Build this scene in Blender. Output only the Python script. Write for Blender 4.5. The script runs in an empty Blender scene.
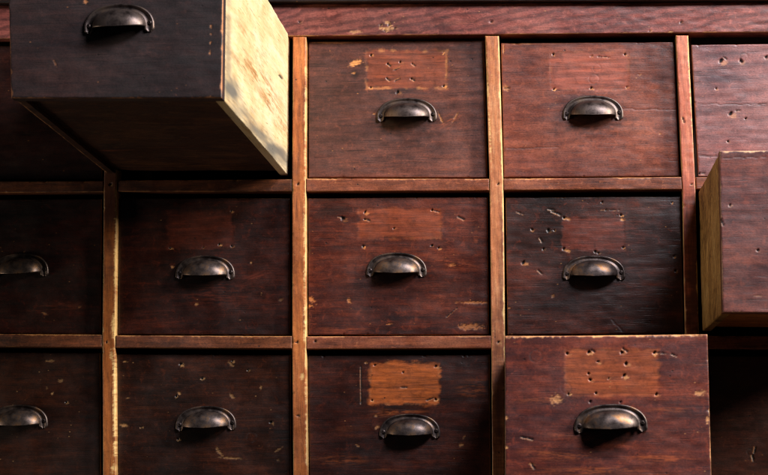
import bpy, math, random
import numpy as np
from mathutils import Vector, Matrix

random.seed(7)
S = bpy.context.scene
COL = S.collection

# ------------------------------------------------------------------ camera
W0, H0, F0 = 768.0, 475.0, 1870.0          # photograph size and focal length in its pixels
VP = (570.0, 500.0)                        # where lines running into the cabinet meet
D = 2.8                                    # metres from the camera to the cabinet face
n = np.array([VP[0]-W0/2, -(VP[1]-H0/2), F0]); n /= np.linalg.norm(n)
ex = np.array([1.0, 0.0, 0.0])
X = ex - n*np.dot(ex, n); X /= np.linalg.norm(X)
Z = np.cross(n, X); Z = -Z if Z[1] < 0 else Z
M = np.array([X, n, Z])                    # camera-space (right, up, fwd) -> world

def P(px, py, Y=0.0):
    d = M @ np.array([px-W0/2, -(py-H0/2), F0])
    t = (Y+D)/d[1]
    return np.array([d[0]*t, Y, d[2]*t])

def proj(v):
    q = np.asarray(v, float) - np.array([0, -D, 0])
    c = q @ M
    return W0/2 + F0*c[..., 0]/c[..., 2], H0/2 - F0*c[..., 1]/c[..., 2]

cam = bpy.data.cameras.new('camera'); co = bpy.data.objects.new('camera', cam); COL.objects.link(co)
cam.sensor_width = 36; cam.lens = 36*F0/W0; cam.clip_start = .05; cam.clip_end = 200
right = M @ np.array([1, 0, 0]); up = M @ np.array([0, 1, 0]); fw = M @ np.array([0, 0, 1])
mw = Matrix(((right[0], up[0], -fw[0], 0), (right[1], up[1], -fw[1], -D), (right[2], up[2], -fw[2], 0), (0, 0, 0, 1)))
co.matrix_world = mw
cam.dof.use_dof = True; cam.dof.focus_distance = 2.72; cam.dof.aperture_fstop = 8
S.camera = co

# ------------------------------------------------------------------ helpers
def tag(o, label=None, cat=None, group=None, kind=None):
    if label: o['label'] = label
    if cat: o['category'] = cat
    if group: o['group'] = group
    if kind: o['kind'] = kind

def empty(name, loc):
    o = bpy.data.objects.new(name, None); o.empty_display_size = .05
    COL.objects.link(o); o.location = Vector(loc); return o

def vnoise(x, y, seed):
    rs = np.random.RandomState(seed % 100003); T = rs.rand(257, 257)
    xi = np.floor(x).astype(int); yi = np.floor(y).astype(int)
    fx = x-xi; fy = y-yi; fx = fx*fx*(3-2*fx); fy = fy*fy*(3-2*fy)
    a = T[xi % 256, yi % 256]; b = T[(xi+1) % 256, yi % 256]; c = T[xi % 256, (yi+1) % 256]; d = T[(xi+1) % 256, (yi+1) % 256]
    return (a*(1-fx)+b*fx)*(1-fy)+(c*(1-fx)+d*fx)*fy

def sstep(a, b, x):
    t = np.clip((x-a)/(b-a), 0, 1); return t*t*(3-2*t)

def mesh_obj(name, verts, faces, mat, parent, smooth=None, attrs=None):
    loc = np.array(parent.location) if parent else np.zeros(3)
    me = bpy.data.meshes.new(name)
    me.from_pydata((np.asarray(verts)-loc).tolist(), [], faces)
    me.materials.append(mat)
    if smooth is not None:
        me.polygons.foreach_set('use_smooth', np.asarray(smooth, dtype=bool))
    if attrs:
        for k, a in attrs.items():
            at = me.attributes.new(k, 'FLOAT', 'POINT'); at.data.foreach_set('value', np.asarray(a, dtype=np.float32))
    me.update()
    o = bpy.data.objects.new(name, me); COL.objects.link(o)
    if parent: o.parent = parent
    return o

def hull(c, u, v, w):
    """c[iu,iv,iw] 2x2x2x3 corner array, trilinear"""
    u = np.asarray(u)[..., None]; v = np.asarray(v)[..., None]; w = np.asarray(w)[..., None]
    r = 0
    for i in (0, 1):
        for j in (0, 1):
            for k in (0, 1):
                r = r + c[i, j, k]*(u if i else 1-u)*(v if j else 1-v)*(w if k else 1-w)
    return r

def sub(c, u0, u1, v0, v1, w0, w1):
    o = np.zeros((2, 2, 2, 3))
    for i, u in enumerate((u0, u1)):
        for j, v in enumerate((v0, v1)):
            for k, w in enumerate((w0, w1)):
                o[i, j, k] = hull(c, u, v, w)
    return o

def quadbox(q0, Y0, q1, Y1):
    """q = (bottom-left, bottom-right, top-left, top-right) in photo pixels, on planes Y0 (front) and Y1"""
    o = np.zeros((2, 2, 2, 3))
    for k, (q, Y) in enumerate(((q0, Y0), (q1, Y1))):
        o[0, 0, k] = P(*q[0], Y); o[1, 0, k] = P(*q[1], Y); o[0, 1, k] = P(*q[2], Y); o[1, 1, k] = P(*q[3], Y)
    return o

def extrude(q, Y0, Y1):
    o = quadbox(q, Y0, q, Y0)
    o[:, :, 1] = o[:, :, 0] + np.array([0, Y1-Y0, 0]); return o

def board(name, c, mat, parent, res=.0016, rad=.0015, wear=.5, marks=(), seed=1, wearside=(1, 1, 1, 1), warp=.0, dents=1.0, skirtwear=0.):
    """one board with real edge rounding, chips and nail holes on its w=0 face.
    wearside: left, right, bottom, top"""
    Lu = np.linalg.norm(c[1, 0, 0]-c[0, 0, 0]); Lv = np.linalg.norm(c[0, 1, 0]-c[0, 0, 0])
    nu = max(4, int(Lu/res)); nv = max(4, int(Lv/res))
    u = np.linspace(0, 1, nu+1); v = np.linspace(0, 1, nv+1)
    # denser at the rims
    def rim(t, L):
        e = np.array([0, .0004, .0010, .0018])/L
        t = t[(t > .0026/L) & (t < 1-.0026/L)]
        return np.concatenate([e, t, 1-e[::-1]])
    u = rim(u, Lu); v = rim(v, Lv)
    U, V = np.meshgrid(u, v, indexing='ij')
    nu, nv = U.shape
    p = hull(c, U, V, np.zeros_like(U))
    inw = hull(c, U, V, np.ones_like(U)) - p
    inw /= np.linalg.norm(inw, axis=-1)[..., None]
    a = U*Lu; b = V*Lv
    dl, dr, db, dt = a, Lu-a, b, Lv-b
    depth = np.zeros_like(U); W = np.zeros_like(U)
    for i, (d, along) in enumerate(((dl, b), (dr, b), (db, a), (dt, a))):
        nz = vnoise(along*90, 3+0*along+i*7.3, seed+i)*.6 + vnoise(along*300, 5.5+0*along+i*3.1, seed+i+9)*.4
        r = rad*(.5+1.1*nz) + rad*2.5*np.clip(nz-.74, 0, 1)*4
        t = np.clip(r-d, 0, None)
        depth = np.maximum(depth, r-np.sqrt(np.clip(r*r-t*t, 0, None)))
        k = wear*wearside[i]
        pat = .25+.75*sstep(.32, .62, vnoise(along*28, 9+0*along+i*5.7, seed+i+40)*.6+nz*.4)
        ww = .0002 + .0075*k*np.clip(nz-.42, 0, 1)**1.3*pat + .0011*k*pat
        W = np.maximum(W, sstep(ww*1.3, ww*.5, d)*min(1, .35+.7*k)*(k > 0)*pat)
    # fine unevenness
    depth = depth + (vnoise(a*60, b*140, seed+31)-.5)*.0005*dents + (vnoise(a*12, b*18, seed+33)-.5)*.0012*dents
    if warp: depth = depth + warp*((U-.5)**2)*4
    Hh = np.zeros_like(U); Lb = np.zeros_like(U); St = np.zeros_like(U)
    px, py = proj(p)
    jit = (vnoise(px*.9, py*.9, seed+50)-.5)
    jit2 = (vnoise(px*.25, py*.45, seed+51)-.5)
    for m in marks:
        k = m[0]
        if k == 'label':
            _, x0, y0, x1, y1, s, rimk = m
            e = np.minimum.reduce([px-x0, x1-px, py-y0, y1-py]) + jit*1.6+jit2*1.2
            lab = sstep(-2.2, 2.6, e+(vnoise(px*.12, py*.3, seed+78)-.5)*5)*s*(.35+.55*vnoise(px*.05, py*.33, seed+77)+.35*vnoise(px*.3, py*1.1, seed+79))
            Lb = np.maximum(Lb, lab)
            if rimk: W = np.maximum(W, rimk*sstep(2.0, .2, np.abs(e-.5))*np.clip(vnoise(px*.16, py*.16, seed+60)*2.2-1.0, 0, 1))
            depth += .0002*sstep(-1, 1, e)
        elif k == 'hole':
            _, x, y, r, s = m
            f1_ = (x*5.17+y*2.3) % 1; f2_ = (x*1.9+y*7.7) % 1
            r = r*(.72+.55*f1_); s = s*(.25+.85*f2_); a_ = f1_*3.1
            ex_ = px-x; ey_ = py-y; k_ = 1.0+.7*f2_
            ddx = ex_*math.cos(a_)+ey_*math.sin(a_); ddy = (-ex_*math.sin(a_)+ey_*math.cos(a_))*k_
            dd = np.sqrt(ddx**2+ddy**2)+jit*1.5; ddx = ex_; ddy = ey_
            h = sstep(r*1.15, r*.45, dd)
            Hh = np.maximum(Hh, h); depth += .003*h
            # torn fibres round the hole, mostly on the lower right
            d2 = np.sqrt((ddx-r*.9)**2*.7+(ddy-r*.8)**2*1.6)+jit*2.6
            W = np.maximum(W, s*sstep(r*1.5, r*.6, d2)*(1-h))
        elif k == 'nick':                  # dark short stroke x,y,len,ang,width
            _, x, y, L, an, w = m
            ca, sa = math.cos(math.radians(an)), math.sin(math.radians(an))
            q = (px-x)*ca+(py-y)*sa; t = -(px-x)*sa+(py-y)*ca
            h = sstep(w, w*.3, np.abs(t)+jit*.8)*sstep(L/2, L/2-1.2, np.abs(q))
            Hh = np.maximum(Hh, h*.9); depth += .0012*h
            h2 = sstep(w, w*.3, np.abs(t-w*1.1)+jit*.8)*sstep(L/2, L/2-1.2, np.abs(q))
            W = np.maximum(W, h2*.35*(1-h))
        elif k == 'chip':                  # light patch x,y,w,h,ang,strength
            _, x, y, w, hh, an, s = m
            ca, sa = math.cos(math.radians(an)), math.sin(math.radians(an))
            q = (px-x)*ca+(py-y)*sa; t = -(px-x)*sa+(py-y)*ca
            e = np.sqrt((q/(w/2))**2+(t/(hh/2))**2) + jit*.7 + jit2*.5
            h = sstep(1.25, .35, e + (vnoise(px*.5, py*1.6, seed+55)-.5)*.9)
            if hh > 40: h = h*sstep(.28, .5, vnoise(py*.13, py*0+x, seed+56)*.6+vnoise(py*.5, py*0+x, seed+57)*.4)
            else: s = s*(.6+.4*((x*7.13+y*3.7) % 1))
            W = np.maximum(W, s*h); depth += .0005*h
        elif k == 'smear':                 # soft worn patch, follows the grain
            _, x, y, w, hh, an, s = m
            ca, sa = math.cos(math.radians(an)), math.sin(math.radians(an))
            q = (px-x)*ca+(py-y)*sa; t = -(px-x)*sa+(py-y)*ca
            e = np.sqrt((q/(w/2))**2+(t/(hh/2))**2)
            g = vnoise(q*.08+9, t*.9, seed+90)*.6+vnoise(q*.3, t*2.1, seed+91)*.4
            Lb = np.maximum(Lb, s*sstep(1.2, .2, e)*sstep(.35, .75, g))
        elif k == 'stain':
            _, x, y, w, hh, an, s = m
            ca, sa = math.cos(math.radians(an)), math.sin(math.radians(an))
            q = (px-x)*ca+(py-y)*sa; t = -(px-x)*sa+(py-y)*ca
            e = np.sqrt((q/(w/2))**2+(t/(hh/2))**2) + (vnoise(px*.07, py*.1, seed+52)-.5)*.7 + (vnoise(q*.12, t*.7, seed+53)-.5)*.5
            St = np.maximum(St, s*sstep(1.4, .1, e))
        elif k == 'grime_shade':  # hand dirt round the pull, with shade painted in beneath the cup
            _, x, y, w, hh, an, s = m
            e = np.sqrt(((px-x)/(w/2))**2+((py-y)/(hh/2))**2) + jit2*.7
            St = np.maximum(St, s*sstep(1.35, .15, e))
        elif k == 'crack':                 # thin dark line from x0,y0 to x1,y1
            _, x0, y0, x1, y1, w = m
            L = math.hypot(x1-x0, y1-y0); ca, sa = (x1-x0)/L, (y1-y0)/L
            q = (px-x0)*ca+(py-y0)*sa; t = -(px-x0)*sa+(py-y0)*ca + jit2*1.5
            w = w*1.7; h = sstep(w, w*.2, np.abs(t))*sstep(0, 3, q)*sstep(0, 3, L-q)
            Hh = np.maximum(Hh, h*.45); depth += .0006*h
        elif k == 'ring':
            _, x, y, r, w = m
            dd = np.abs(np.hypot(px-x, py-y)-r)
            Hh = np.maximum(Hh, .35*sstep(w, w*.3, dd+jit*1.2)*sstep(.35, .6, vnoise(px*.3, py*.3, seed+66))); depth += .0002*sstep(w, w*.3, dd)
    p = p + inw*depth[..., None]
    verts = p.reshape(-1, 3)
    idx = np.arange(nu*nv).reshape(nu, nv)
    f1 = np.stack([idx[:-1, :-1], idx[1:, :-1], idx[1:, 1:], idx[:-1, 1:]], -1).reshape(-1, 4)
    # skirt and back
    loop = np.concatenate([idx[:, 0], idx[-1, 1:], idx[-2::-1, -1], idx[0, -2:0:-1]])
    lu = U.reshape(-1)[loop]; lv = V.reshape(-1)[loop]
    m_ = len(loop); base = nu*nv
    s0 = verts[loop]; s1 = hull(c, lu, lv, np.ones(m_))
    dd_ = np.linalg.norm(s1-s0, axis=1)[:, None]; sm_ = s0+(s1-s0)*np.minimum(.0022/dd_, .5)
    allv = np.concatenate([verts, s0, sm_, s1, s1])
    i0 = base+np.arange(m_); i1 = i0+m_; i2 = i1+m_; j0 = np.roll(i0, -1); j1 = np.roll(i1, -1); j2 = np.roll(i2, -1)
    f2 = np.concatenate([np.stack([i0, i1, j1, j0], -1), np.stack([i1, i2, j2, j1], -1)])
    faces = f1.tolist()+f2.tolist()+[(base+3*m_+np.arange(m_))[::-1].tolist()]
    wr = W.reshape(-1)
    z = np.zeros(m_)
    at = {'wear': np.concatenate([wr, wr[loop]*.9, wr[loop]*skirtwear, z+(skirtwear > 0)*.3, z]),
          'hole': np.concatenate([Hh.reshape(-1), z, z, z, z]),
          'lab': np.concatenate([Lb.reshape(-1), z, z, z, z]),
          'stain': np.concatenate([St.reshape(-1), z, z, z, z])}  # stains, plus hand dirt and painted shade at the pulls
    sm = [True]*len(f1)+[False]*(len(f2)+1)
    # make the orientation outward
    nrm = np.cross(c[1, 0, 0]-c[0, 0, 0], c[0, 1, 0]-c[0, 0, 0])
    if np.dot(nrm, c[0, 0, 1]-c[0, 0, 0]) > 0:
        faces = [f[::-1] for f in faces]
    return mesh_obj(name, allv, faces, mat, parent, sm, at)

# ------------------------------------------------------------------ materials
def srgb(r, g, b):
    f = lambda c: (c/255/12.92) if c/255 <= .04045 else ((c/255+.055)/1.055)**2.4
    return (f(r), f(g), f(b), 1)

class NT:
    def __init__(s, name):
        s.m = bpy.data.materials.new(name); s.m.use_nodes = True; s.t = s.m.node_tree; s.t.nodes.clear()
        s.out = s.n('ShaderNodeOutputMaterial'); s.b = s.n('ShaderNodeBsdfPrincipled')
        s.l(s.b.outputs[0], s.out.inputs[0])
    def n(s, ty, **k):
        q = s.t.nodes.new(ty)
        for a, v in k.items(): setattr(q, a, v)
        return q
    def l(s, a, b): s.t.links.new(a, b)
    def noise(s, vec, scale, detail=4, rough=.55, dist=0):
        q = s.n('ShaderNodeTexNoise'); s.l(vec, q.inputs['Vector'])
        q.inputs['Scale'].default_value = scale; q.inputs['Detail'].default_value = detail
        q.inputs['Roughness'].default_value = rough; q.inputs['Distortion'].default_value = dist
        return q.outputs['Fac']
    def ramp(s, fac, stops):
        q = s.n('ShaderNodeValToRGB'); s.l(fac, q.inputs[0])
        e = q.color_ramp.elements
        e[0].position, e[0].color = stops[0]; e[1].position, e[1].color = stops[-1]
        for p, c in stops[1:-1]:
            x = e.new(p); x.color = c
        return q.outputs[0]
    def rng(s, v, a, b, c=0, d=1):
        q = s.n('ShaderNodeMapRange'); s.l(v, q.inputs[0])
        for i, x in enumerate((a, b, c, d)): q.inputs[i+1].default_value = x
        return q.outputs[0]
    def mix(s, f, a, b, mode='MIX'):
        q = s.n('ShaderNodeMix', data_type='RGBA', blend_type=mode)
        for sock, v in ((q.inputs[0], f), (q.inputs[6], a), (q.inputs[7], b)):
            if hasattr(v, 'is_output'): s.l(v, sock)
            else: sock.default_value = v
        return q.outputs[2]
    def math(s, op, a, b=0):
        q = s.n('ShaderNodeMath', operation=op)
        for sock, v in ((q.inputs[0], a), (q.inputs[1], b)):
            if hasattr(v, 'is_output'): s.l(v, sock)
            else: sock.default_value = v
        return q.outputs[0]
    def attr(s, name):
        q = s.n('ShaderNodeAttribute'); q.attribute_name = name; return q.outputs['Fac']
    def mapping(s, vec, sc, loc=(0, 0, 0), rot=(0, 0, 0)):
        q = s.n('ShaderNodeMapping'); s.l(vec, q.inputs[0]); q.inputs['Scale'].default_value = sc
        q.inputs['Location'].default_value = loc; q.inputs['Rotation'].default_value = rot
        return q.outputs[0]

def wood(name, dark, mid, lite, raw=(196, 128, 66), label=(150, 74, 42), axis='x', seed=0, rough=.39,
         streak=.35, scratch=.5, spec=.5, stainc=(22, 14, 14), bias=0., bump=.32, mottle=1., rings=.22, rscale=16., rrot=.12, stainnoise=.85, tilt=0.):
    t = NT(name)
    tc = t.n('ShaderNodeTexCoord').outputs['Object']
    off = (seed*1.37 % 9, seed*2.11 % 7, seed*.77 % 11)
    L = {'x': (1, 9, 9), 'y': (9, 1, 9), 'z': (9, 9, 1)}[axis]
    base = t.mapping(tc, (1, 1, 1), off, (tilt, tilt*.4, tilt) if tilt else (0, 0, 0))
    def st(k, j=9):
        s = [k if L[i] == 1 else k*j for i in range(3)]
        return t.mapping(base, tuple(s))
    warp = t.noise(base, 7, 3)
    g1 = t.noise(st(5, 6), 1.0, 8, .68, .8)         # broad figure
    g2 = t.noise(st(14, 16), 1.0, 6, .68, .5)           # grain lines
    g3 = t.noise(st(60, 18), 1.0, 3, .5)               # fibres
    big = t.noise(base, 5.5, 5, .6, .4)                # stains
    big2 = t.noise(base, 14, 6, .65, .2)
    fac = t.math('ADD', t.math('MULTIPLY', g1, .42), t.math('MULTIPLY', g2, .28))
    fac = t.math('ADD', fac, t.math('MULTIPLY', big, stainnoise*.5))
    fac = t.math('ADD', fac, t.math('MULTIPLY', big2, stainnoise*.22))
    fac = t.math('ADD', fac, t.math('MULTIPLY', g3, .10))
    tot = .5*(.42+.28+stainnoise*.72+.10)
    fac = t.math('ADD', fac, .5-tot+bias)
    colr = t.ramp(fac, [(.37, srgb(*dark)), (.51, srgb(*mid)), (.66, srgb(*lite))])
    # growth rings cut by the saw
    wv = t.n('ShaderNodeTexWave'); wv.wave_type = 'BANDS'; wv.bands_direction = 'Z' if axis != 'z' else 'X'
    rr = (rrot, 0, 0) if axis == 'y' else (0, rrot, 0)
    t.l(t.mapping(base, (1, 1, 1), (0, 0, 0), rr), wv.inputs['Vector'])
    for k_, v_ in (('Scale', rscale), ('Distortion', 7.), ('Detail', 4.), ('Detail Scale', .55), ('Detail Roughness', .6)): wv.inputs[k_].default_value = v_
    colr = t.mix(t.math('MULTIPLY', t.rng(wv.outputs['Fac'], .35, .95), rings), colr, srgb(*[c*.6 for c in dark]))
    # dark pores along the grain
    pores = t.rng(t.noise(st(22, 26), 1.0, 2, .5), .60, .74)
    colr = t.mix(t.math('MULTIPLY', pores, .55), colr, srgb(*[c*.35 for c in dark]))
    # worn streaks following the grain
    s1 = t.rng(t.noise(st(6, 16), 1.0, 4, .6), .60, .74)
    s2 = t.rng(t.noise(base, 9, 2), .48, .66)
    colr = t.mix(t.math('MULTIPLY', t.math('MULTIPLY', s1, s2), streak), colr, srgb(*label))
    # fine mottling of old varnish, crazing and dust
    fm = t.noise(t.mapping(base, (1, 1, 1.5)), 330, 3, .7)
    fm2 = t.noise(base, 95, 4, .7, .5)
    colr = t.mix(t.rng(fm, .44, .70, 0, .42*mottle), colr, srgb(*[c*.42 for c in dark]))
    colr = t.mix(t.rng(fm2, .53, .70, 0, .42*mottle), colr, srgb(*[c*.62 for c in dark]))
    colr = t.mix(t.rng(fm2, .44, .30, 0, .28*mottle), colr, srgb(*[min(255, c*1.2) for c in lite]))
    # label ghost, less faded wood
    lab = t.attr('lab')
    lc = t.mix(t.rng(g2, .38, .66), srgb(*[c*.78 for c in label]), srgb(*[min(255, c*1.12) for c in label]))
    lc = t.mix(t.rng(fm2, .5, .7, 0, .5), lc, srgb(*[c*.5 for c in label]))
    lc = t.mix(t.math('MULTIPLY', pores, .4), lc, srgb(*[c*.45 for c in label]))
    colr = t.mix(lab, colr, lc)
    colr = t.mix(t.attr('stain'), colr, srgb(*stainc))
    # tiny specks and scratches
    vo = t.n('ShaderNodeTexVoronoi'); t.l(t.mapping(base, (1, 1, 1.6)), vo.inputs['Vector']); vo.inputs['Scale'].default_value = 75
    sp = t.math('MULTIPLY', t.rng(vo.outputs['Distance'], .13, .05), t.rng(t.noise(base, 38, 2), .56, .62))
    colr = t.mix(t.math('MULTIPLY', sp, scratch), colr, srgb(*[c*.85 for c in raw]))
    vo2 = t.n('ShaderNodeTexVoronoi'); t.l(t.mapping(base, (1, 1, 1.3), (3, 1, 2)), vo2.inputs['Vector']); vo2.inputs['Scale'].default_value = 60
    sp2 = t.math('MULTIPLY', t.rng(vo2.outputs['Distance'], .12, .06), t.rng(t.noise(base, 30, 2), .57, .61))
    colr = t.mix(t.math('MULTIPLY', sp2, .8), colr, (.004, .003, .003, 1))
    # raw wood where worn
    rc = t.mix(t.rng(g3, .3, .7), srgb(*[c*.8 for c in raw]), srgb(*[min(255, c*1.12) for c in raw]))
    colr = t.mix(t.attr('wear'), colr, rc)
    colr = t.mix(t.attr('hole'), colr, (.003, .002, .002, 1))
    t.l(colr, t.b.inputs['Base Color'])
    r = t.rng(big2, .3, .7, rough-.10, rough+.12)
    r = t.math('ADD', r, t.math('MULTIPLY', t.attr('wear'), .25))
    r = t.math('ADD', r, t.math('MULTIPLY', t.attr('hole'), .4))
    t.l(r, t.b.inputs['Roughness'])
    t.b.inputs['Specular IOR Level'].default_value = spec
    bp = t.n('ShaderNodeBump'); bp.inputs['Strength'].default_value = bump; bp.inputs['Distance'].default_value = .0009
    hgt = t.math('ADD', t.math('MULTIPLY', g2, .5), t.math('MULTIPLY', g3, .35))
    hgt = t.math('SUBTRACT', hgt, t.math('MULTIPLY', pores, .35))
    hgt = t.math('SUBTRACT', hgt, t.math('MULTIPLY', sp2, .6))
    hgt = t.math('ADD', hgt, t.math('MULTIPLY', big2, .5))
    hgt = t.math('SUBTRACT', hgt, t.math('MULTIPLY', fm, .5*mottle))
    t.l(hgt, bp.inputs['Height']); t.l(bp.outputs[0], t.b.inputs['Normal'])
    return t.m

def bronze(name, seed, warm=.5):
    t = NT(name)
    tc = t.n('ShaderNodeTexCoord').outputs['Object']
    b = t.mapping(tc, (1, 1, 1), (seed, seed*.7, 0))
    a = t.noise(b, 60, 5, .65); c = t.noise(b, 240, 3, .6)
    col = t.ramp(a, [(.36, srgb(56, 47, 45)), (.52, srgb(98, 85, 81)), (.68, srgb(108+38*warm, 92+12*warm, 82-14*warm))])
    col = t.mix(t.rng(c, .55, .72, 0, .6), col, srgb(52, 44, 38))
    t.l(col, t.b.inputs['Base Color'])
    t.b.inputs['Metallic'].default_value = .85
    t.l(t.rng(a, .3, .7, .34, .52), t.b.inputs['Roughness'])
    bp = t.n('ShaderNodeBump'); bp.inputs['Strength'].default_value = .35; bp.inputs['Distance'].default_value = .0004
    t.l(t.math('ADD', a, t.math('MULTIPLY', c, .5)), bp.inputs['Height']); t.l(bp.outputs[0], t.b.inputs['Normal'])
    return t.m

# ------------------------------------------------------------------ cup pull
def grid_faces(i0, nu, nv, flip=False):
    f = []
    for i in range(nu-1):
        for j in range(nv-1):
            a = i0+i*nv+j; q = (a, a+nv, a+nv+1, a+1)
            f.append(q[::-1] if flip else q)
    return f

def cup_mesh(mat):
    """half-round bin pull. local: x across, z up, -y out of the drawer; origin = middle of the lip line on the front"""
    V, F = [], []
    a, h, dep = .0352, .0226, .0225
    NT_, NR = 49, 18
    for (da, sgn) in ((0, 1), (.0016, -1)):
        i0 = len(V)
        for i in range(NT_):
            th = math.pi*i/(NT_-1)
            for j in range(NR):
                r = math.sin(math.pi/2*j/(NR-1))
                y = (dep-da)*(1-r**2.5)**(1/2.1) if r < 1 else 0
                ct, s_ = math.cos(th), math.sin(th)
                # slightly squared half ellipse
                x = (a-da)*r*math.copysign(abs(ct)**.82, ct); z = (h-da)*r*abs(s_)**.9
                V.append((x, -y-.0012, z-.0034*(y/dep)**1.3*(1-.75*abs(s_)*r)))
        F += grid_faces(i0, NT_, NR, sgn < 0)
    # lip between outer and inner shell
    n0 = NT_*NR
    for side in (0, NT_-1):
        for j in range(NR-1):
            a0 = side*NR+j; b0 = n0+a0
            F.append((a0, a0+1, b0+1, b0) if side == 0 else (a0, b0, b0+1, a0+1))
    # flange: cross-section swept round the arch, ends drop below the lip and are rounded
    path = []
    e = .0065
    for k in range(6): path.append((1, -e+e*k/6., 0))
    for k in range(41): path.append((None, None, math.pi*k/40))
    for k in range(1, 7): path.append((-1, -e*k/6., math.pi))
    prof = [(0, .0), (0, .0026), (.08, .0036), (.20, .0034), (.32, .0020), (.62, .0018), (.76, .0036), (.90, .0040), (1.0, .0026), (1.0, 0)]
    i0 = len(V); N = len(path)
    for s_, (sx, z0, th) in enumerate(path):
        for (q, y) in prof:
            ai, hi, ao, ho = .0335, .0212, .0465, .0300
            if sx is None:
                ct, sn = math.cos(th), math.sin(th)
                A = ai+(ao-ai)*q; B = hi+(ho-hi)*q
                x = A*math.copysign(abs(ct)**.84, ct); z = B*abs(sn)**.88
            else:
                k = min(1, -z0/e)                       # 0 at the arch, 1 at the tip
                wd = math.sqrt(max(.12, 1-max(0, (k-.3)/.7)**2))
                m_ = (ai+ao)/2; x = sx*(m_+(ai+(ao-ai)*q-m_)*wd); z = z0
                if k > .9: y = y*.6
            V.append((x, -y, z))
    F += grid_faces(i0, N, len(prof), True)
    for s_ in (0, N-1):
        r = [i0+s_*len(prof)+j for j in range(len(prof))]
        F.append(r if s_ == 0 else r[::-1])
    me = bpy.data.meshes.new('cup_pull'); me.from_pydata(V, [], F); me.materials.append(mat)
    me.polygons.foreach_set('use_smooth', [True]*len(F)); me.update()
    return me

def screw_mesh(mat):
    V, F = [], []; N = 20
    rings = [(.0034, 0), (.0034, .0008), (.0028, .0015), (.0016, .0020)]
    for r, y in rings:
        for i in range(N):
            t_ = 2*math.pi*i/N; V.append((r*math.cos(t_), -y, r*math.sin(t_)))
    for k in range(3):
        for i in range(N):
            j = (i+1) % N; F.append((k*N+i, k*N+j, (k+1)*N+j, (k+1)*N+i))
    # slotted cap: two half discs with a sunken slot between
    b = len(V); sl = .0005
    for y in (.0021, .0012):
        for i in range(N):
            t_ = 2*math.pi*i/N; V.append((.0016*math.cos(t_), -y, .0016*math.sin(t_)))
    for sgn in (1, -1):
        ids = [i for i in range(N) if sgn*V[3*N+i][2] > sl]
        if sgn < 0: pass
        ids.sort(key=lambda i: V[3*N+i][0]*sgn)
        F.append([3*N+i for i in ids])
    F.append([b+N+i for i in range(N)])
    me = bpy.data.meshes.new('screw'); me.from_pydata(V, [], F); me.materials.append(mat)
    me.polygons.foreach_set('use_smooth', [len(f) == 4 for f in F]); me.update()
    return me

BRZ = [bronze('aged bronze %s' % k, s, w) for k, s, w in (('dark', 1.3, .1), ('brown', 4.4, .6), ('brassy', 7.7, 1.0))]
DKS = bronze('dark screw metal', 2.2, 0)
CUPS = [cup_mesh(m) for m in BRZ]; SCR = screw_mesh(DKS)

def pull(parent, px, py, Y, kind=0, rot=0, scale=1.0, tx=0.0):
    o = bpy.data.objects.new('cup_pull', CUPS[kind]); COL.objects.link(o); o.parent = parent
    p = P(px, py, Y)
    o.location = Vector(p)-parent.location; o.rotation_euler = (tx, rot+math.radians(((px*3.1+py) % 1-.5)*3.2), 0); o.scale = (scale*(1+((px*1.7) % 1-.5)*.03), scale, scale*(1+((py*2.3) % 1-.5)*.05))
    for s in (-1, 1):
        q = bpy.data.objects.new('screw', SCR); COL.objects.link(q); q.parent = o
        q.location = (s*.0405, -.0017, .0035 + .001*s); q.rotation_euler = (0, random.uniform(0, 3), 0)
    return o

# ------------------------------------------------------------------ the cabinet frame
XD = {0: None}
FR = wood('red brown rail wood', (70, 32, 20), (132, 68, 42), (168, 98, 62), raw=(206, 140, 84), seed=3, rough=.48, streak=.4)
FRD = wood('dark rail wood', (46, 22, 13), (100, 52, 28), (138, 76, 42), raw=(180, 122, 66), seed=5, rough=.5, streak=.4)
def divider_mat(i, cols):
    return wood('divider wood', *cols, raw=(232, 188, 120), label=(190, 110, 50), axis='z', seed=11+i*3.3, rough=.5, streak=.5, stainnoise=.6, mottle=.55, rings=.25, rscale=30., stainc=(64, 28, 20))
DV = [divider_mat(0, ((92, 46, 20), (158, 88, 38), (190, 116, 54))),
      divider_mat(1, ((118, 58, 26), (182, 102, 50), (214, 136, 74))),
      divider_mat(2, ((126, 66, 40), (184, 112, 70), (220, 162, 112))),
      divider_mat(3, ((108, 46, 32), (168, 86, 62), (206, 130, 98)))]
INN = wood('carcass wood', (40, 24, 16), (70, 42, 28), (96, 62, 40), raw=(120, 80, 50), axis='y', seed=8, rough=.7)

cab = empty('drawer_cabinet', P(384, 520, .3))
tag(cab, 'wooden cabinet frame of worn orange dividers and dark rails holding the drawers', 'cabinet')

DEP = .030     # thickness of the face frame
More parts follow.
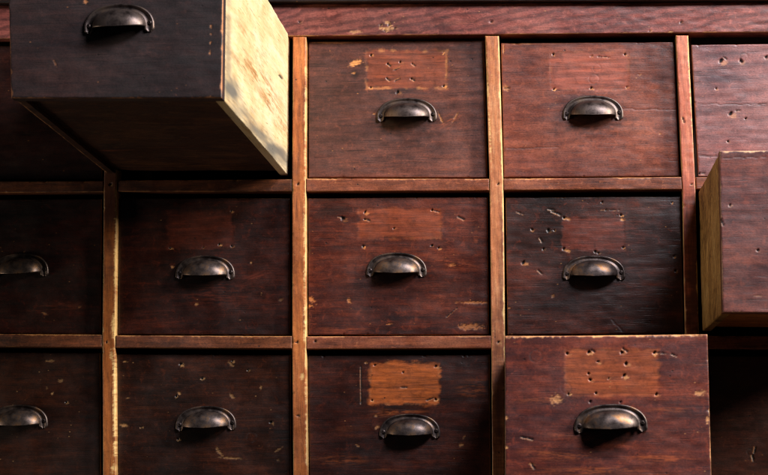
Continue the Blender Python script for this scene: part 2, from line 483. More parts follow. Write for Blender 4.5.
# divider edges, left/right x at photo heights
DIVS = [
 [(-90, -76, 34), (-92, -78, 185), (-94, -80, 345), (-95, -81, 495)],
 [(104.4, 117.2, 36), (103.9, 116.8, 185), (102.1, 115.4, 345), (103.0, 115.8, 495)],
 [(292.9, 306.2, 36), (292.1, 305.8, 185), (292.1, 306.0, 345), (293.4, 307.6, 495)],
 [(485.0, 498.8, 36), (489.6, 503.2, 185), (491.4, 504.6, 345), (492.4, 505.6, 495)],
 [(675.7, 688.2, 36), (682.3, 695.8, 185), (685.6, 699.6, 345), (688.0, 702.0, 495)],
 [(873, 887, 36), (879, 893, 185), (884, 898, 345), (888, 902, 495)]]
def dx(i, y, side):
    q = DIVS[i]
    for a, b in zip(q, q[1:]):
        if y <= b[2] or b is q[-1]:
            t = (y-a[2])/(b[2]-a[2]); return a[side]+(b[side]-a[side])*t
def bent_board(i, mat):
    """divider post, follows its measured slight bow"""
    q = DIVS[i]
    top, bot = q[0], q[-1]
    c = extrude(((bot[0], 498), (bot[1], 498), (top[0], 37.2-i*.45), (top[1], 37.2-i*.45)), 0, DEP)
    marks = [('stain', 110, 185, 34, 170, 0, .8)] if i == 1 else []
    marks += [('hole', dx(i, 184, 0)+6.5, 184, 1.1, .3), ('hole', dx(i, 342, 0)+5.6, 342, 1.2, .3)]
    if i == 1: marks += [('chip', 113.0, 355.5, 4.5, 10, 0, 1), ('chip', 115, 327, 5, 26, 0, 1), ('chip', 113.6, 467, 4, 10, 10, 1), ('chip', 116, 270, 3, 90, 0, .9), ('chip', 115.4, 410, 3.4, 130, 0, 1), ('chip', 103.5,310,2,8,0,.6), ('chip', 104,330,2,5,0,.6)]
    if i == 2: marks += [('hole', 298.5, 416, 1.6, .3), ('chip', 303, 377, 4, 7, 20, .9), ('stain', 297, 250, 6, 60, 0, .3), ('stain', 296, 170, 10, 30, 0, .35), ('stain', 298, 440, 8, 40, 0, .3), ('chip', 306, 110, 2.2, 140, 0, .7), ('chip', 305.8, 250, 2.4, 110, 0, .7), ('chip', 306, 325, 2.6, 50, 0, .8), ('chip', 307, 430, 2.6, 130, 0, .7)]
    if i == 3: marks += [('chip', 487.2, 100, 2, 120, -2, .7), ('stain', 498, 420, 22, 190, 0, .85), ('stain', 500, 270, 8, 120, 0, .5)]
    if i == 4: marks += [('chip', 690.5, 100, 2.4, 120, -2.5, .8), ('chip', 695, 165, 2, 30, 0, .8), ('nick', 682, 120, 8, 70, .9), ('stain', 694, 280, 24, 190, 0, .9)]
    o = board('divider', c, mat, cab, rad=.0016, wear=.75, marks=marks, seed=100+i*17, res=.0016, skirtwear=.8, wearside=(.5, 1, 0, .3))
    # bow: shift vertices along x to follow the measured edge
    me = o.data; nV = len(me.vertices); co_ = np.empty(nV*3, dtype=np.float64); me.vertices.foreach_get('co', co_); co_ = co_.reshape(-1, 3)
    w = co_+np.array(cab.location)
    px, py = proj(np.stack([w[:, 0], np.zeros(nV), w[:, 2]], -1))
    straight = top[0]+(bot[0]-top[0])*(py-top[2])/(bot[2]-top[2])
    ys = [a[2] for a in q]; xs = [a[0] for a in q]
    real = np.interp(py, ys, xs)
    co_[:, 0] += (real-straight)*.0015
    me.vertices.foreach_set('co', co_.reshape(-1)); me.update()
    return o
for i in range(6):
    bent_board(i, DV[[0, 0, 1, 2, 3, 3][i]])

# horizontal rails between the dividers: y of top/bottom at left and right end
RAILS = {1: [((181.5, 193), (181.0, 192)), ((180.2, 191.6), (179.2, 191.4)), ((178.4, 191.4), (178.7, 190.5)), ((178.6, 190.2), (177.0, 189.4)), ((177, 189), (175.5, 188))],
         2: [((333.4, 346.0), (334.6, 347.3)), ((335.3, 347.6), (336.1, 348.6)), ((336.3, 349.0), (335.7, 348.2)), ((335.6, 348.2), (335.6, 348.4)), ((335.8, 348.6), (336.5, 349.6))],
         3: [((492, 506), (493, 507)), ((494, 507), (495, 508)), ((495, 508), (495, 508)), ((495, 508), (496, 509)), ((496, 509), (498, 511))]}
rmark = {(1, 2): [('chip', 318, 178.6, 28, 2.4, 2, .95), ('chip', 400, 179.0, 60, 1.6, 0, .7), ('chip', 475, 178.8, 20, 2, 0, 1)],
         (1, 3): [('chip', 530, 178.6, 44, 2.0, 0, .95), ('chip', 640, 177.8, 40, 1.6, 0, .7)],
         (2, 2): [('chip', 330, 336.6, 34, 2, 0, .8), ('chip', 470, 336.2, 36, 2, 0, .8), ('hole', 356, 342, 1.1, .3), ('hole', 315, 341, 1, .4)],
         (2, 0): [('chip', 60, 334.6, 90, 1.4, .5, .8)], (2, 1): [('chip', 125, 335.6, 22, 1.4, 0, .9), ('chip', 250, 336.4, 60, 1.3, 0, .7)]}
for r, cols in RAILS.items():
    for k, ((tl, bl), (tr, br)) in enumerate(cols):
        xl_t, xl_b = dx(k, tl, 1), dx(k, bl, 1); xr_t, xr_b = dx(k+1, tr, 0), dx(k+1, br, 0)
        g = .35
        c = extrude(((xl_b+g, bl), (xr_b-g, br), (xl_t+g, tl), (xr_t-g, tr)), .0006+.0004*((k+r) % 3), DEP)
        board('rail', c, FRD if k < 2 else FR, cab, rad=.0013, wear=.55, marks=rmark.get((r, k), ()), seed=300+r*20+k*3, wearside=(.1, .1, .5, .9))
# top rail and cornice
TR = wood('wide red top rail wood', (78, 36, 34), (128, 66, 58), (160, 92, 78), raw=(214, 158, 104), label=(170, 96, 76), seed=21, rough=.45, streak=.5, tilt=.06, rings=.5, rscale=24., rrot=.16)
c = extrude(((-96, 39.5), (892, 31.0), (-96, 5.6), (892, 1.6)), -.002, DEP)
board('top_rail', c, TR, cab, rad=.0014, wear=.5, seed=501, res=.0018, wearside=(0, 0, .9, .2),
      marks=[('hole', 491, 21.5, 1.2, .3), ('hole', 681, 22, 1.2, .3), ('hole', 299.5, 22, 1.6, .3), ('stain', 380, 24, 150, 22, 0, .4),
             ('chip', 386, 29, 10, 5, 10, .8), ('chip', 388, 23, 8, 3, 30, .7), ('hole', 381, 25, 1.2, .7), ('hole', 389, 25, 1.3, .8), ('hole', 385, 30, 1.2, .8), ('hole', 395, 28, 1, .7), ('chip', 393, 28.5, 7, 3, 0, .7), ('chip', 355, 32, 10, 3, 0, .55), ('hole', 650, 30.5, .8, .3), ('chip', 670, 32.4, 8, 1.6, 0, .8)])
TB = wood('dark top board wood', (18, 9, 8), (32, 16, 14), (48, 26, 22), seed=25, rough=.5)
c = extrude(((-100, 3.6), (896, -.3), (-100, -14), (896, -18)), -.013, .6)
board('top_board', c, TB, cab, rad=.002, seed=520, res=.004, wear=0)
# interior partitions, shelves and the back
def plain(name, c, mat, parent, seed=1):
    return board(name, c, mat, parent, res=.03, rad=.0004, wear=0, seed=seed, dents=0)
for i in range(6):
    l0, r0 = (DIVS[i][0][0]+DIVS[i][3][0])/2, (DIVS[i][0][1]+DIVS[i][3][1])/2
    mx = (l0+r0)/2
    plain('partition', extrude(((mx-3, 505), (mx+3, 505), (mx-3, 34), (mx+3, 34)), DEP+.001, .57), INN, cab, i)
for r, y in ((1, 187), (2, 344.5), (3, 503)):
    for k in range(5):
        xa = (DIVS[k][1][0]+DIVS[k][1][1])/2+5; xb = (DIVS[k+1][1][0]+DIVS[k+1][1][1])/2-5
        plain('shelf', extrude(((xa, y+3), (xb, y+3), (xa, y-3), (xb, y-3)), DEP+.001, .57), INN, cab, r)
plain('back_panel', extrude(((-96, 508), (902, 508), (-96, 5), (896, 5)), .575, .59), INN, cab)

# ------------------------------------------------------------------ drawers
GRP = 'drawers of the wooden cabinet'
RC = .013       # how far a closed drawer's face sits behind the frame
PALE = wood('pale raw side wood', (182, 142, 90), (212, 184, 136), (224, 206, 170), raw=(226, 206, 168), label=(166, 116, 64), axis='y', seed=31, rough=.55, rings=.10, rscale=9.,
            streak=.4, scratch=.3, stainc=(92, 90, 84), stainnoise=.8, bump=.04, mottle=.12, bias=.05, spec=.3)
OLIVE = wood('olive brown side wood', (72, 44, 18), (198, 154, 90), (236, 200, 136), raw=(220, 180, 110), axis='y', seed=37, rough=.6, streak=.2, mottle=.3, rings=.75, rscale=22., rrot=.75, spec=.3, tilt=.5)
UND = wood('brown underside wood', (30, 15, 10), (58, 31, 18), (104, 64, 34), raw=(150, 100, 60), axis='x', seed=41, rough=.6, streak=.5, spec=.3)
ORB = wood('orange bottom wood', (140, 80, 34), (206, 134, 66), (236, 170, 96), axis='x', seed=43, rough=.6)

def front_mat(name, i, dark, mid, lite, **k):
    return wood(name, dark, mid, lite, seed=51+i*4.7, **k)

def closed(name, label, q, mat, marks, hp=None, seed=1, wear=.22, Y=RC, ws=(.8, .5, .8, .5), **hk):
    bl, br, tl, tr = q
    loc = P((bl[0]+br[0])/2, (bl[1]+br[1])/2, Y)
    d = empty(name, loc); tag(d, label, 'drawer', GRP)
    c = extrude(q, Y, Y+.020)
    if hp: marks = list(marks)+[('grime_shade', hp[0], hp[1]+3, 76, 34, 0, .7)]
    if q[1][0] < 300: marks = [(*a[:-1], a[-1]*.7) if a[0] == 'chip' else a for a in marks]
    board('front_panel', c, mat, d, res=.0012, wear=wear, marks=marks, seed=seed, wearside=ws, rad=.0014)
    if hp: pull(d, hp[0], hp[1], Y, **hk)
    return d

def cell(k, yt, yb, gl=1.2, gr=2.0):
    """drawer face quad in a cell of column k between heights yt and yb"""
    return ((dx(k, yb, 1)+gl, yb), (dx(k+1, yb, 0)-gr, yb), (dx(k, yt, 1)+gl, yt), (dx(k+1, yt, 0)-gr, yt))

RB = dict(dark=(56, 24, 22), mid=(92, 42, 34), lite=(124, 60, 44))
def arrows(pts, a=35): return [('nick', x+1.6, y+1.2, 5.5, a, .9) for x, y in pts]

# column 2 (bright, left of centre)
m = front_mat('plum brown drawer face', 1, (50, 33, 31), (92, 54, 46), (130, 72, 54), label=(150, 76, 50), raw=(222, 146, 80), streak=.2)
closed('drawer', 'plum brown drawer in the top row, rust chip left of its bordered label ghost',
       ((308.6, 177.4), (487.4, 177.6), (308.6, 41.6), (484.0, 40.6)), m,
       [('label', 366, 50.5, 447, 89, .7, .45), ('hole', 371, 55, 1, 1), ('hole', 443, 52.5, 1.2, 1), ('hole', 370.5, 87.5, 1, 1), ('hole', 443.5, 86, 1.2, 1),
        ('hole', 400, 62, 1.6, .2), ('hole', 387.5, 64, 1.1, .3), ('hole', 412, 63.5, 1.1, .3), ('hole', 387, 78.5, 1.2, .3), ('hole', 411.5, 78.5, 1.2, .3), ('hole', 397.5, 92, 1.8, .2)]
       + arrows([(387.5, 64), (412, 63.5), (387, 78.5), (411.5, 78.5)]) + [('nick', 397, 69, 9, 160, .7), ('nick', 397, 80, 8, 155, .7),
        ('chip', 355.5, 63, 6, 13, 70, .95), ('stain', 355, 75, 10, 12, 0, .8), ('chip', 354, 73.5, 4, 2, 0, .6), ('smear', 449, 123, 34, 20, -30, .5), ('chip', 441, 119, 1.6, 12, -25, .5),
        ('chip', 455, 118, 12, 2, -60, .25), ('smear', 452, 168, 30, 3, -8, .8), ('chip', 330, 43, 40, 1.5, 0, .5), ('chip', 374, 114, 2.5, 2, 0, .8), ('stain', 370, 110, 130, 60, 0, .12), ('stain', 452, 55, 60, 30, 0, .3)],
       (406.8, 117.6), seed=11, kind=0)
m = front_mat('mottled brown drawer face', 2, (36, 18, 18), (78, 32, 22), (122, 54, 32), label=(140, 66, 38), raw=(206, 126, 64), streak=.4)
closed('drawer', 'mottled brown drawer in the middle row with orange streaks at its lower right edge',
       ((308.4, 334.8), (489.0, 334.6), (308.0, 198.2), (487.6, 197.0)), m,
       [('label', 358.5, 208.5, 441, 239, .85, .1), ('hole', 365, 212, 1.5, .8), ('hole', 364.5, 219, 1.3, .7), ('nick', 368, 220, 6, 20, .9), ('hole', 432, 210, 1.2, .5), ('nick', 436, 211, 9, 15, .9), ('hole', 363, 246.5, 1.3, .9),
        ('hole', 432, 245.5, 1.2, .9), ('hole', 438.5, 248, 1.2, .8), ('hole', 394, 228, 1.2, .5), ('hole', 343, 218.5, 1.8, .4), ('nick', 341, 217, 8, 10, .8), ('nick', 461, 218, 9, 25, 1.1),
        ('chip', 475, 302.5, 30, 2.6, 1, .85), ('chip', 471, 327, 24, 6, 0, .75), ('chip', 310, 299, 12, 5, 30, .9), ('chip', 309.5, 306, 7, 3, 0, .8), ('chip', 349, 301, 5, 4, 40, .9), ('chip', 452, 265, 3, 7, 70, .6),
        ('smear', 476, 237, 5, 26, 0, .9), ('smear', 340, 330, 60, 8, 0, .8), ('smear', 450, 262, 70, 12, 10, .5), ('stain', 395, 285, 110, 30, 0, .5), ('stain', 330, 210, 40, 22, 0, .35), ('stain', 450, 285, 60, 26, 0, .3), ('chip', 389, 324, 7, 1.5, -10, .5), ('nick', 452, 312, 16, -40, .5)],
       (396.6, 272.4), seed=12, kind=1, rot=0)
m = front_mat('deep brown drawer face', 3, (26, 12, 10), (54, 21, 14), (92, 38, 22), label=(170, 86, 38), raw=(206, 140, 84), streak=.3)
closed('drawer', 'closed dark drawer in the bottom row with a bright orange label ghost',
       ((309.8, 494.5), (490.6, 494.5), (308.2, 355.5), (489.6, 354.6)), m,
       [('label', 370, 362.5, 440, 404, 1.2, .2), ('hole', 366, 363, .7, 1), ('chip', 366, 362.6, 3, 2.4, 0, 1), ('hole', 375, 365, 1.2, .8), ('hole', 436, 366, 1.5, .8), ('hole', 372, 400, 1.4, .9), ('hole', 435.5, 399, 1.8, .9),
        ('hole', 403, 372, 1.6, .2), ('nick', 404, 387, 8, 0, 1), ('nick', 430, 399, 9, -20, .8), ('smear', 400, 411, 60, 6, 0, .7), ('chip', 461, 445, 5, 3.5, 0, .95), ('chip', 464, 437, 2, 5, 20, .5), ('chip', 358, 446, 5, 2, 30, .5), ('chip', 377, 427, 3, 5, 40, .6), ('chip', 376, 416, 3, 3, 40, .6),
        ('smear', 470, 390, 34, 16, 0, .35), ('smear', 385, 413, 30, 10, 0, .5), ('smear', 340, 460, 60, 14, 0, .35), ('nick', 361, 385, 40, 90, .5)],
       (410, 433.6), seed=13, kind=1, rot=0)
# column 3
m = front_mat('rose brown drawer face', 4, (66, 41, 41), (112, 58, 45), (142, 76, 54), label=(150, 76, 58), raw=(210, 142, 84), streak=.35)
closed('drawer', 'rose brown closed drawer with a faint label ghost, directly above the blackish drawer',
       ((504.0, 177.2), (679.8, 176.2), (501.0, 43.0), (673.6, 42.0)), m,
       [('label', 550, 52, 629, 90, .75, .1), ('hole', 553, 54.5, 1, 1), ('hole', 591, 56, 1, .9), ('hole', 625, 54.5, 1, 1), ('hole', 554, 89, 1, 1), ('hole', 591, 88, 1, .9), ('hole', 626.5, 87, 1.2, 1), ('hole', 595, 100, .9, .3), ('hole', 639, 74, .8, .3),
        ('nick', 604, 57, 14, 5, .5), ('ring', 594, 79, 5, .7), ('ring', 597, 68, 4, .6), ('chip', 505.5, 88, 7, 5, 0, .6), ('nick', 507, 88, 7, 0, 1.0), ('crack', 600, 108.8, 678, 109.6, .5), ('crack', 505, 149, 560, 147, .35), ('chip', 660, 134, 3, 2, 0, .6),
        ('stain', 660, 70, 60, 50, 0, .3), ('stain', 640, 170, 100, 20, 0, .35), ('chip', 503.5, 48, 1.6, 14, 0, .7), ('smear', 540, 160, 60, 30, 0, .4), ('chip', 520, 43.5, 30, 1.3, 0, .5)],
       (593, 115.6), seed=14, kind=0)
m = front_mat('blue black drawer face', 5, (27, 15, 13), (54, 24, 18), (98, 42, 27), label=(112, 52, 40), raw=(196, 132, 74), streak=.35)
closed('drawer', 'closed blackish drawer peppered with gold nail holes, directly above the half open bottom drawer',
       ((507.6, 334.6), (683.4, 333.0), (505.6, 197.6), (680.6, 196.4)), m,
       [('label', 562, 218, 625, 250, .62, 0), ('hole', 564, 217.5, 1.6, 1), ('chip', 568, 219, 6, 3, 10, .8), ('nick', 556, 213, 12, 25, 1), ('nick', 551, 209.5, 8, 10, .9), ('hole', 621, 215, 1.7, 1), ('chip', 622, 220, 3, 5, 90, .8), ('hole', 564, 248.5, 1.6, 1), ('chip', 567, 251, 7, 2.4, 10, .9),
        ('hole', 595, 251, 1.6, .3), ('hole', 598, 252.5, 1.2, .3), ('hole', 623, 247.5, 1.5, 1), ('hole', 602, 202.5, 1.1, .7), ('hole', 532, 229.5, 1.6, .3), ('hole', 548.5, 230.5, 1.5, .3), ('hole', 554, 230, 1.3, .3), ('hole', 543, 249, 1.5, .4), ('nick', 541, 240, 7, 60, .8), ('hole', 523, 262.5, 2, .5),
        ('hole', 674, 256.5, 1.2, 1), ('hole', 675.5, 271, 1, .9), ('hole', 672, 203, .8, .9), ('nick', 540, 272, 8, 40, .8), ('nick', 610, 210, 20, 2, .4), ('nick', 520, 213, 9, 20, .7), ('chip', 553, 296, 3, 4, 30, .5),
        ('smear', 650, 287, 60, 8, 0, .8), ('smear', 630, 235, 50, 30, 0, .5), ('stain', 560, 295, 110, 36, 0, .5), ('stain', 650, 215, 50, 30, 0, .4), ('crack', 610, 318, 624, 333, .4), ('chip', 509, 308, 4, 2, 0, .5)],
       (594, 275.4), seed=15, kind=2)
# column 4
m = front_mat('dusty violet drawer face', 6, (80, 56, 60), (122, 78, 76), (150, 94, 86), label=(150, 86, 80), raw=(190, 130, 90), streak=.4)
closed('drawer', 'closed dusty violet drawer with three black holes, top right corner of the cabinet',
       ((698.6, 176.4), (876, 175.0), (691.4, 44.8), (871, 43.0)), m,
       [('hole', 721, 60.5, 2.6, .5), ('nick', 725, 58, 6, 30, .8), ('hole', 741, 61, 2.6, .4), ('ring', 744, 57, 4, .8), ('hole', 730.5, 113.5, 2.4, .5), ('nick', 738, 110.5, 6, 0, .9), ('hole', 745.5, 118.5, 1, .3), ('hole', 716, 88.5, 1.1, .4), ('hole', 766, 57, 2, .3), ('hole', 728, 141.5, 1.3, .3),
        ('crack', 697, 104, 768, 104.5, .35), ('smear', 730, 150, 70, 24, 0, .5), ('stain', 740, 110, 80, 20, 0, .18), ('nick', 694, 101, 5, 60, .8), ('crack', 698, 156, 719, 156.4, .7), ('nick', 703, 173.2, 5, 0, 1.3), ('hole', 700, 173, 1.2, .4)],
       None, seed=16)
m = front_mat('dark brown drawer face', 7, (34, 18, 15), (60, 28, 21), (84, 42, 30), label=(110, 60, 40), raw=(180, 120, 70))  # plain dark brown base colour
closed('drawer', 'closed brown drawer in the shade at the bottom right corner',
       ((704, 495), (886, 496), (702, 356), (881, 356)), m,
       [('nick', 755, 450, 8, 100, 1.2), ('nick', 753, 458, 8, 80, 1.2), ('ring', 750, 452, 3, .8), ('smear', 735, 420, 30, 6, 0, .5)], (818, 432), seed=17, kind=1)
# column 1
m = front_mat('dark umber drawer face', 8, (18, 7, 6), (44, 15, 8), (82, 30, 14), label=(104, 44, 28), raw=(186, 128, 76))  # the wood itself is this dark
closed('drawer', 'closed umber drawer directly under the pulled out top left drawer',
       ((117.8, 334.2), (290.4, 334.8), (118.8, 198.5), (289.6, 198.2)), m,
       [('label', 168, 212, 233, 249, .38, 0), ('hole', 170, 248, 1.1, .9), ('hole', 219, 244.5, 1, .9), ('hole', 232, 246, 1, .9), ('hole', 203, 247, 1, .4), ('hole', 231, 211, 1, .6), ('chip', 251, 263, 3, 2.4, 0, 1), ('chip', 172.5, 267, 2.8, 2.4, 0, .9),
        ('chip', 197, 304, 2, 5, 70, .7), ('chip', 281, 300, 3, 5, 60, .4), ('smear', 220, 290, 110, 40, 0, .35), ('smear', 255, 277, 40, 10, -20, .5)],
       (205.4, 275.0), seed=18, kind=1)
m = front_mat('scuffed black brown drawer face', 9, (18, 8, 5), (44, 18, 8), (80, 35, 15), label=(110, 60, 34), raw=(190, 140, 86))
closed('drawer', 'black brown drawer with many small pale scuffs, bottom row, second from the left',
       ((118.0, 494), (291.4, 494.6), (117.0, 354), (290.4, 355)), m,
       [('chip', 125, 361.5, 6, 1.8, 0, .6), ('hole', 181, 364, 1.2, .6), ('chip', 231, 364, 6, 3, 40, .4), ('hole', 232, 361, 1, .5), ('hole', 202, 378, 1, .7), ('chip', 179, 393, 5, 3, 40, .95), ('hole', 176, 396, 1.2, .9), ('chip', 232, 396, 6, 3, 50, .6), ('chip', 127.5, 398, 4, 1.6, 0, .6),
        ('chip', 124, 425.5, 8, 3.4, 0, .8), ('hole', 141, 427, 1, .5), ('hole', 178, 439, .8, .9), ('chip', 232, 458, 22, 2, 3, .6), ('chip', 220, 453, 10, 3, 45, .6), ('chip', 217, 449, 3, 4, 0, .5), ('ring', 252, 437, 5, .7), ('chip', 261, 387, 2.5, 4, 0, .5), ('hole', 271, 422, 1.5, .5), ('chip', 279, 449, 9, 2, -30, .5), ('hole', 248, 370, 1, .5), ('chip', 278, 460, 3, 3, 0, .3)],
       (206.2, 426.0), seed=19, kind=1)
# column 0
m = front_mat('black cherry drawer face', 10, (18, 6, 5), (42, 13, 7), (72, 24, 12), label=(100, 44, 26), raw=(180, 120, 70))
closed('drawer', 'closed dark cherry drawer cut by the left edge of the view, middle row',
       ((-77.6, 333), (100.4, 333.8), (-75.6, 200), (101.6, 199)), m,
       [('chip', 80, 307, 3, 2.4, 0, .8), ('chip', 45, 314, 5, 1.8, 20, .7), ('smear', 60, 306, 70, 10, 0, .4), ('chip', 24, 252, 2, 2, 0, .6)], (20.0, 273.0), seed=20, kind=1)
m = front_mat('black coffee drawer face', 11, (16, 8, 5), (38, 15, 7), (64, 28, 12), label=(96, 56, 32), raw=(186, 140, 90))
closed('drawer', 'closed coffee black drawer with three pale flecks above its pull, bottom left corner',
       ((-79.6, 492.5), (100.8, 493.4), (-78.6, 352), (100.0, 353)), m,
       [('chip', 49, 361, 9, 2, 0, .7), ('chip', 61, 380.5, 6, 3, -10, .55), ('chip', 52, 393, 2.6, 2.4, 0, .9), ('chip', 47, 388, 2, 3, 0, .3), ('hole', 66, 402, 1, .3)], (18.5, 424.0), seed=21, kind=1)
m = front_mat('dark red brown drawer face', 12, (26, 11, 9), (48, 20, 14), (66, 30, 20), label=(110, 56, 40))  # dark wood of its own, like the other left drawers
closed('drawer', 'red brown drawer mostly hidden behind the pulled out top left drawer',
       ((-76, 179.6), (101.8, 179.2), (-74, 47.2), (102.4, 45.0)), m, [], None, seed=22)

# pulled-out drawers
def pulled(name, label, qf, Yf, qb, Yb, fmat, smat_l, smat_r, bmat, marks, hp, seed, smarks_l=(), smarks_r=(), th=.020, wear=.6, ws=(1, 1, 1, 1), **hk):
    c = quadbox(qf, Yf, qb, Yb)
    L = Yb-Yf; wt = th/L
    Lu = np.linalg.norm(c[1, 0, 0]-c[0, 0, 0]); Lv = np.linalg.norm(c[0, 1, 0]-c[0, 0, 0])
    d = empty(name, (c[0, 0, 0]+c[1, 0, 0])/2); tag(d, label, 'drawer', GRP)
    if hp: marks = list(marks)+[('grime_shade', hp[0], hp[1]+4, 88, 38, 0, .7)]
    f = sub(c, 0, 1, 0, 1, 0, 1)
    f[:, :, 1] = f[:, :, 0] + np.array([0, th, 0])
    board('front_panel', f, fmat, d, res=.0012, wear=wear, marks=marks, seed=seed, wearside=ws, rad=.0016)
    us = .012/Lu; vb = .007/Lv; e = .0006/Lu; ve = .0012/Lv
    wt2 = wt+.0004/L
    def swap_left(s):     # detailed face = left outer side; u runs along depth
        o = np.zeros_like(s)
        for i in (0, 1):
            for j in (0, 1):
                for k in (0, 1): o[i, j, k] = s[k, j, i]
        return o
    def swap_right(s):
        o = np.zeros_like(s)
        for i in (0, 1):
            for j in (0, 1):
                for k in (0, 1): o[i, j, k] = s[1-k, j, i]
        return o
    sl = sub(c, e, e+us, ve, 1-ve, wt2, 1); sr = sub(c, 1-e-us, 1-e, ve, 1-ve, wt2, 1)
    board('side_panel', swap_left(sl), smat_l, d, res=.002, wear=.5, marks=smarks_l, seed=seed+5)
    board('side_panel', swap_right(sr), smat_r, d, res=.002, wear=.5, marks=smarks_r, seed=seed+6)
    bt = sub(c, e+us+.0003/Lu, 1-e-us-.0003/Lu, vb, vb+.008/Lv, wt2, .985)
    o = np.zeros_like(bt)    # detailed face = underside
    for i in (0, 1):
        for j in (0, 1):
            for k in (0, 1): o[i, j, k] = bt[i, k, j]
    board('bottom_panel', o, bmat, d, res=.003, wear=.2, seed=seed+7)
    bk = sub(c, e+us+.0003/Lu, 1-e-us-.0003/Lu, vb+.009/Lv, .93, .965, .985)
    board('back_panel', bk, INN, d, res=.01, wear=0, seed=seed+8)
    if hp: pull(d, hp[0], hp[1], Yf, **hk)
    return d

m = front_mat('grey black drawer face', 13, (34, 28, 29), (48, 34, 34), (68, 42, 38), label=(90, 56, 50), raw=(200, 130, 80), streak=.2, rough=.5)
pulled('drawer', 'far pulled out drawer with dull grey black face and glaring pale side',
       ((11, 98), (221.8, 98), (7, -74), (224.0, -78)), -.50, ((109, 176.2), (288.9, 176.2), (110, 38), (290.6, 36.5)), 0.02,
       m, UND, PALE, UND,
       [('chip', 211, 27, 1.6, 4, 0, .9), ('chip', 211, 34, 1.6, 3, 0, .8), ('chip', 210.5, 43, 1.6, 3, 0, .7), ('chip', 210, 53, 1.8, 4, 0, .9), ('chip', 86, 1.5, 4, 4, 0, 1), ('chip', 55, 63, 2, 6, -30, .5), ('stain', 125, 93, 60, 10, 0, .5), ('chip', 208, 97.5, 16, 1.6, 0, .8), ('smear', 140, 48, 90, 30, 0, .25)],
       (119.5, 27.8), seed=60, kind=0,
       smarks_r=[('nick', 281, 77, 7, 45, 1.4), ('stain', 234, 94, 40, 17, 62, .95), ('stain', 262, 136, 110, 17, 49, .95), ('stain', 228.5, 45, 7, 120, 0, .55), ('smear', 262, 84, 84, 22, 58, 1.), ('smear', 250, 40, 80, 14, 58, .6), ('smear', 274, 112, 80, 16, 60, .9), ('smear', 244, 70, 60, 10, 55, .7)])
m = front_mat('bare violet brown drawer face', 14, (60, 42, 46), (98, 54, 49), (130, 66, 50), label=(140, 74, 64), raw=(206, 160, 120), streak=.35, rough=.44)
pulled('drawer', 'pulled out drawer with an olive brown side, cut by the right edge of the view',
       ((722.6, 312.5), (928, 313.5), (719.4, 151.0), (926, 149.0)), -.355, ((702.0, 332), (880, 332), (698.0, 191), (876, 190)), .012,
       m, OLIVE, OLIVE, ORB,
       [('nick', 722, 222, 9, 70, 1.3), ('hole', 730, 205, 1.3, .3), ('hole', 758, 250, 1, .3), ('chip', 758, 296, 8, 1.5, 0, .3), ('smear', 745, 185, 50, 30, 0, .5), ('stain', 740, 280, 60, 60, 0, .25), ('crack', 720, 158, 768, 157, .3)],
       (824, 240), seed=70, kind=0, ws=(.5, 1, .5, 1), wear=.8)
m = front_mat('scraped red brown drawer face', 15, (54, 32, 36), (94, 42, 34), (138, 62, 40), label=(158, 80, 46), raw=(224, 158, 100), streak=.5, rough=.42)
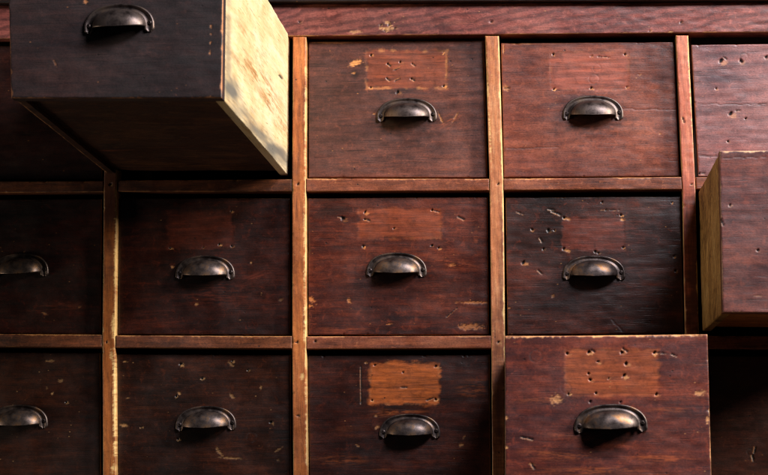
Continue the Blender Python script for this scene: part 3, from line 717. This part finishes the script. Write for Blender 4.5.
pulled('drawer', 'half open scraped red brown drawer with orange label ghost in the bottom row',
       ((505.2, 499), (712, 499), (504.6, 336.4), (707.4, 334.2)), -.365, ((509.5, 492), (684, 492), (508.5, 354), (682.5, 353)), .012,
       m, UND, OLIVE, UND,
       [('label', 565, 349, 659, 396, .85, .05), ('hole', 567, 353.5, 1.7, .5), ('hole', 589, 352, 1.7, 1), ('nick', 593, 351, 6, 35, 1), ('hole', 622, 352.5, 1.7, .6), ('nick', 625, 350, 8, 35, 1), ('hole', 654, 352.5, 1.5, .8), ('nick', 661, 353, 12, 2, .7), ('nick', 674, 355, 8, 25, .7),
        ('hole', 598, 361.5, 1.9, .4), ('hole', 626, 363.5, 2.1, .6), ('hole', 589, 373.5, 1.5, .5), ('hole', 590, 379.5, 1.9, .9), ('hole', 624, 375.5, 2, .6), ('hole', 608.5, 378, 1.1, .4), ('hole', 568.5, 394, 1.3, .9), ('hole', 596, 393, 1.7, .4), ('hole', 656, 394, 1.4, .9), ('hole', 590, 401.5, 1.1, 0), ('hole', 620.5, 401.5, 1.1, 0),
        ('ring', 536, 356, 6, .8), ('ring', 566, 388, 5, .7), ('chip', 556, 399.5, 11, 10, 0, .75), ('chip', 700, 393, 12, 5, -8, .95), ('chip', 707.5, 420, 3, 9, 0, .95), ('nick', 533, 466, 8, 60, 1), ('chip', 532, 464, 7, 1.6, 10, .5), ('nick', 527, 438, 14, 12, .9), ('chip', 506, 447.6, 4, 2.6, 0, 1), ('chip', 506, 418, 2.4, 5, 0, .8),
        ('smear', 660, 458, 90, 12, 0, .8), ('smear', 560, 455, 90, 14, 6, .8), ('smear', 590, 470, 120, 10, 0, .8), ('smear', 590, 440, 100, 8, 8, .6), ('smear', 670, 410, 50, 8, 0, .6), ('smear', 540, 400, 60, 8, -4, .5), ('chip', 612, 335.6, 190, 1.4, 0, .8), ('chip', 650, 335, 60, 2.2, 0, .9), ('chip', 520, 336.6, 30, 2, -3, 1)],
       (611.0, 427.0), seed=80, kind=2, ws=(.4, .5, .5, 1.3), wear=.7)

# ------------------------------------------------------------------ light
def area(name, loc, aim, sx, sy, power, col):
    l = bpy.data.lights.new(name, 'AREA'); l.shape = 'RECTANGLE'; l.size = sx; l.size_y = sy; l.energy = power; l.color = col
    o = bpy.data.objects.new(name, l); COL.objects.link(o); o.location = loc
    o.rotation_euler = (Vector(aim)-Vector(loc)).to_track_quat('-Z', 'Y').to_euler(); return o
area('window_light', (2.5, -1.1, 1.65), (-.2, 0, .45), .5, .8, 165, (1, .92, .80))
area('sky_light', (1.1, -1.7, 2.0), (.3, 0, .5), .9, .6, 96, (.93, .93, 1))
area('left_fill_light', (-2.2, -.46, -.12), (.35, -.15, .35), .5, .6, 9.5, (1, .86, .66))  # added fill, no such lamp; brightens the open right drawer's side

w = bpy.data.worlds.new('World'); S.world = w; w.use_nodes = True
w.node_tree.nodes['Background'].inputs[0].default_value = (.5, .55, .65, 1)
w.node_tree.nodes['Background'].inputs[1].default_value = .015
S.view_settings.view_transform = 'Standard'; S.view_settings.look = 'None'; S.view_settings.gamma = 1; S.view_settings.exposure = 0
S.render.engine = 'CYCLES'
S.cycles.filter_width = 1.2
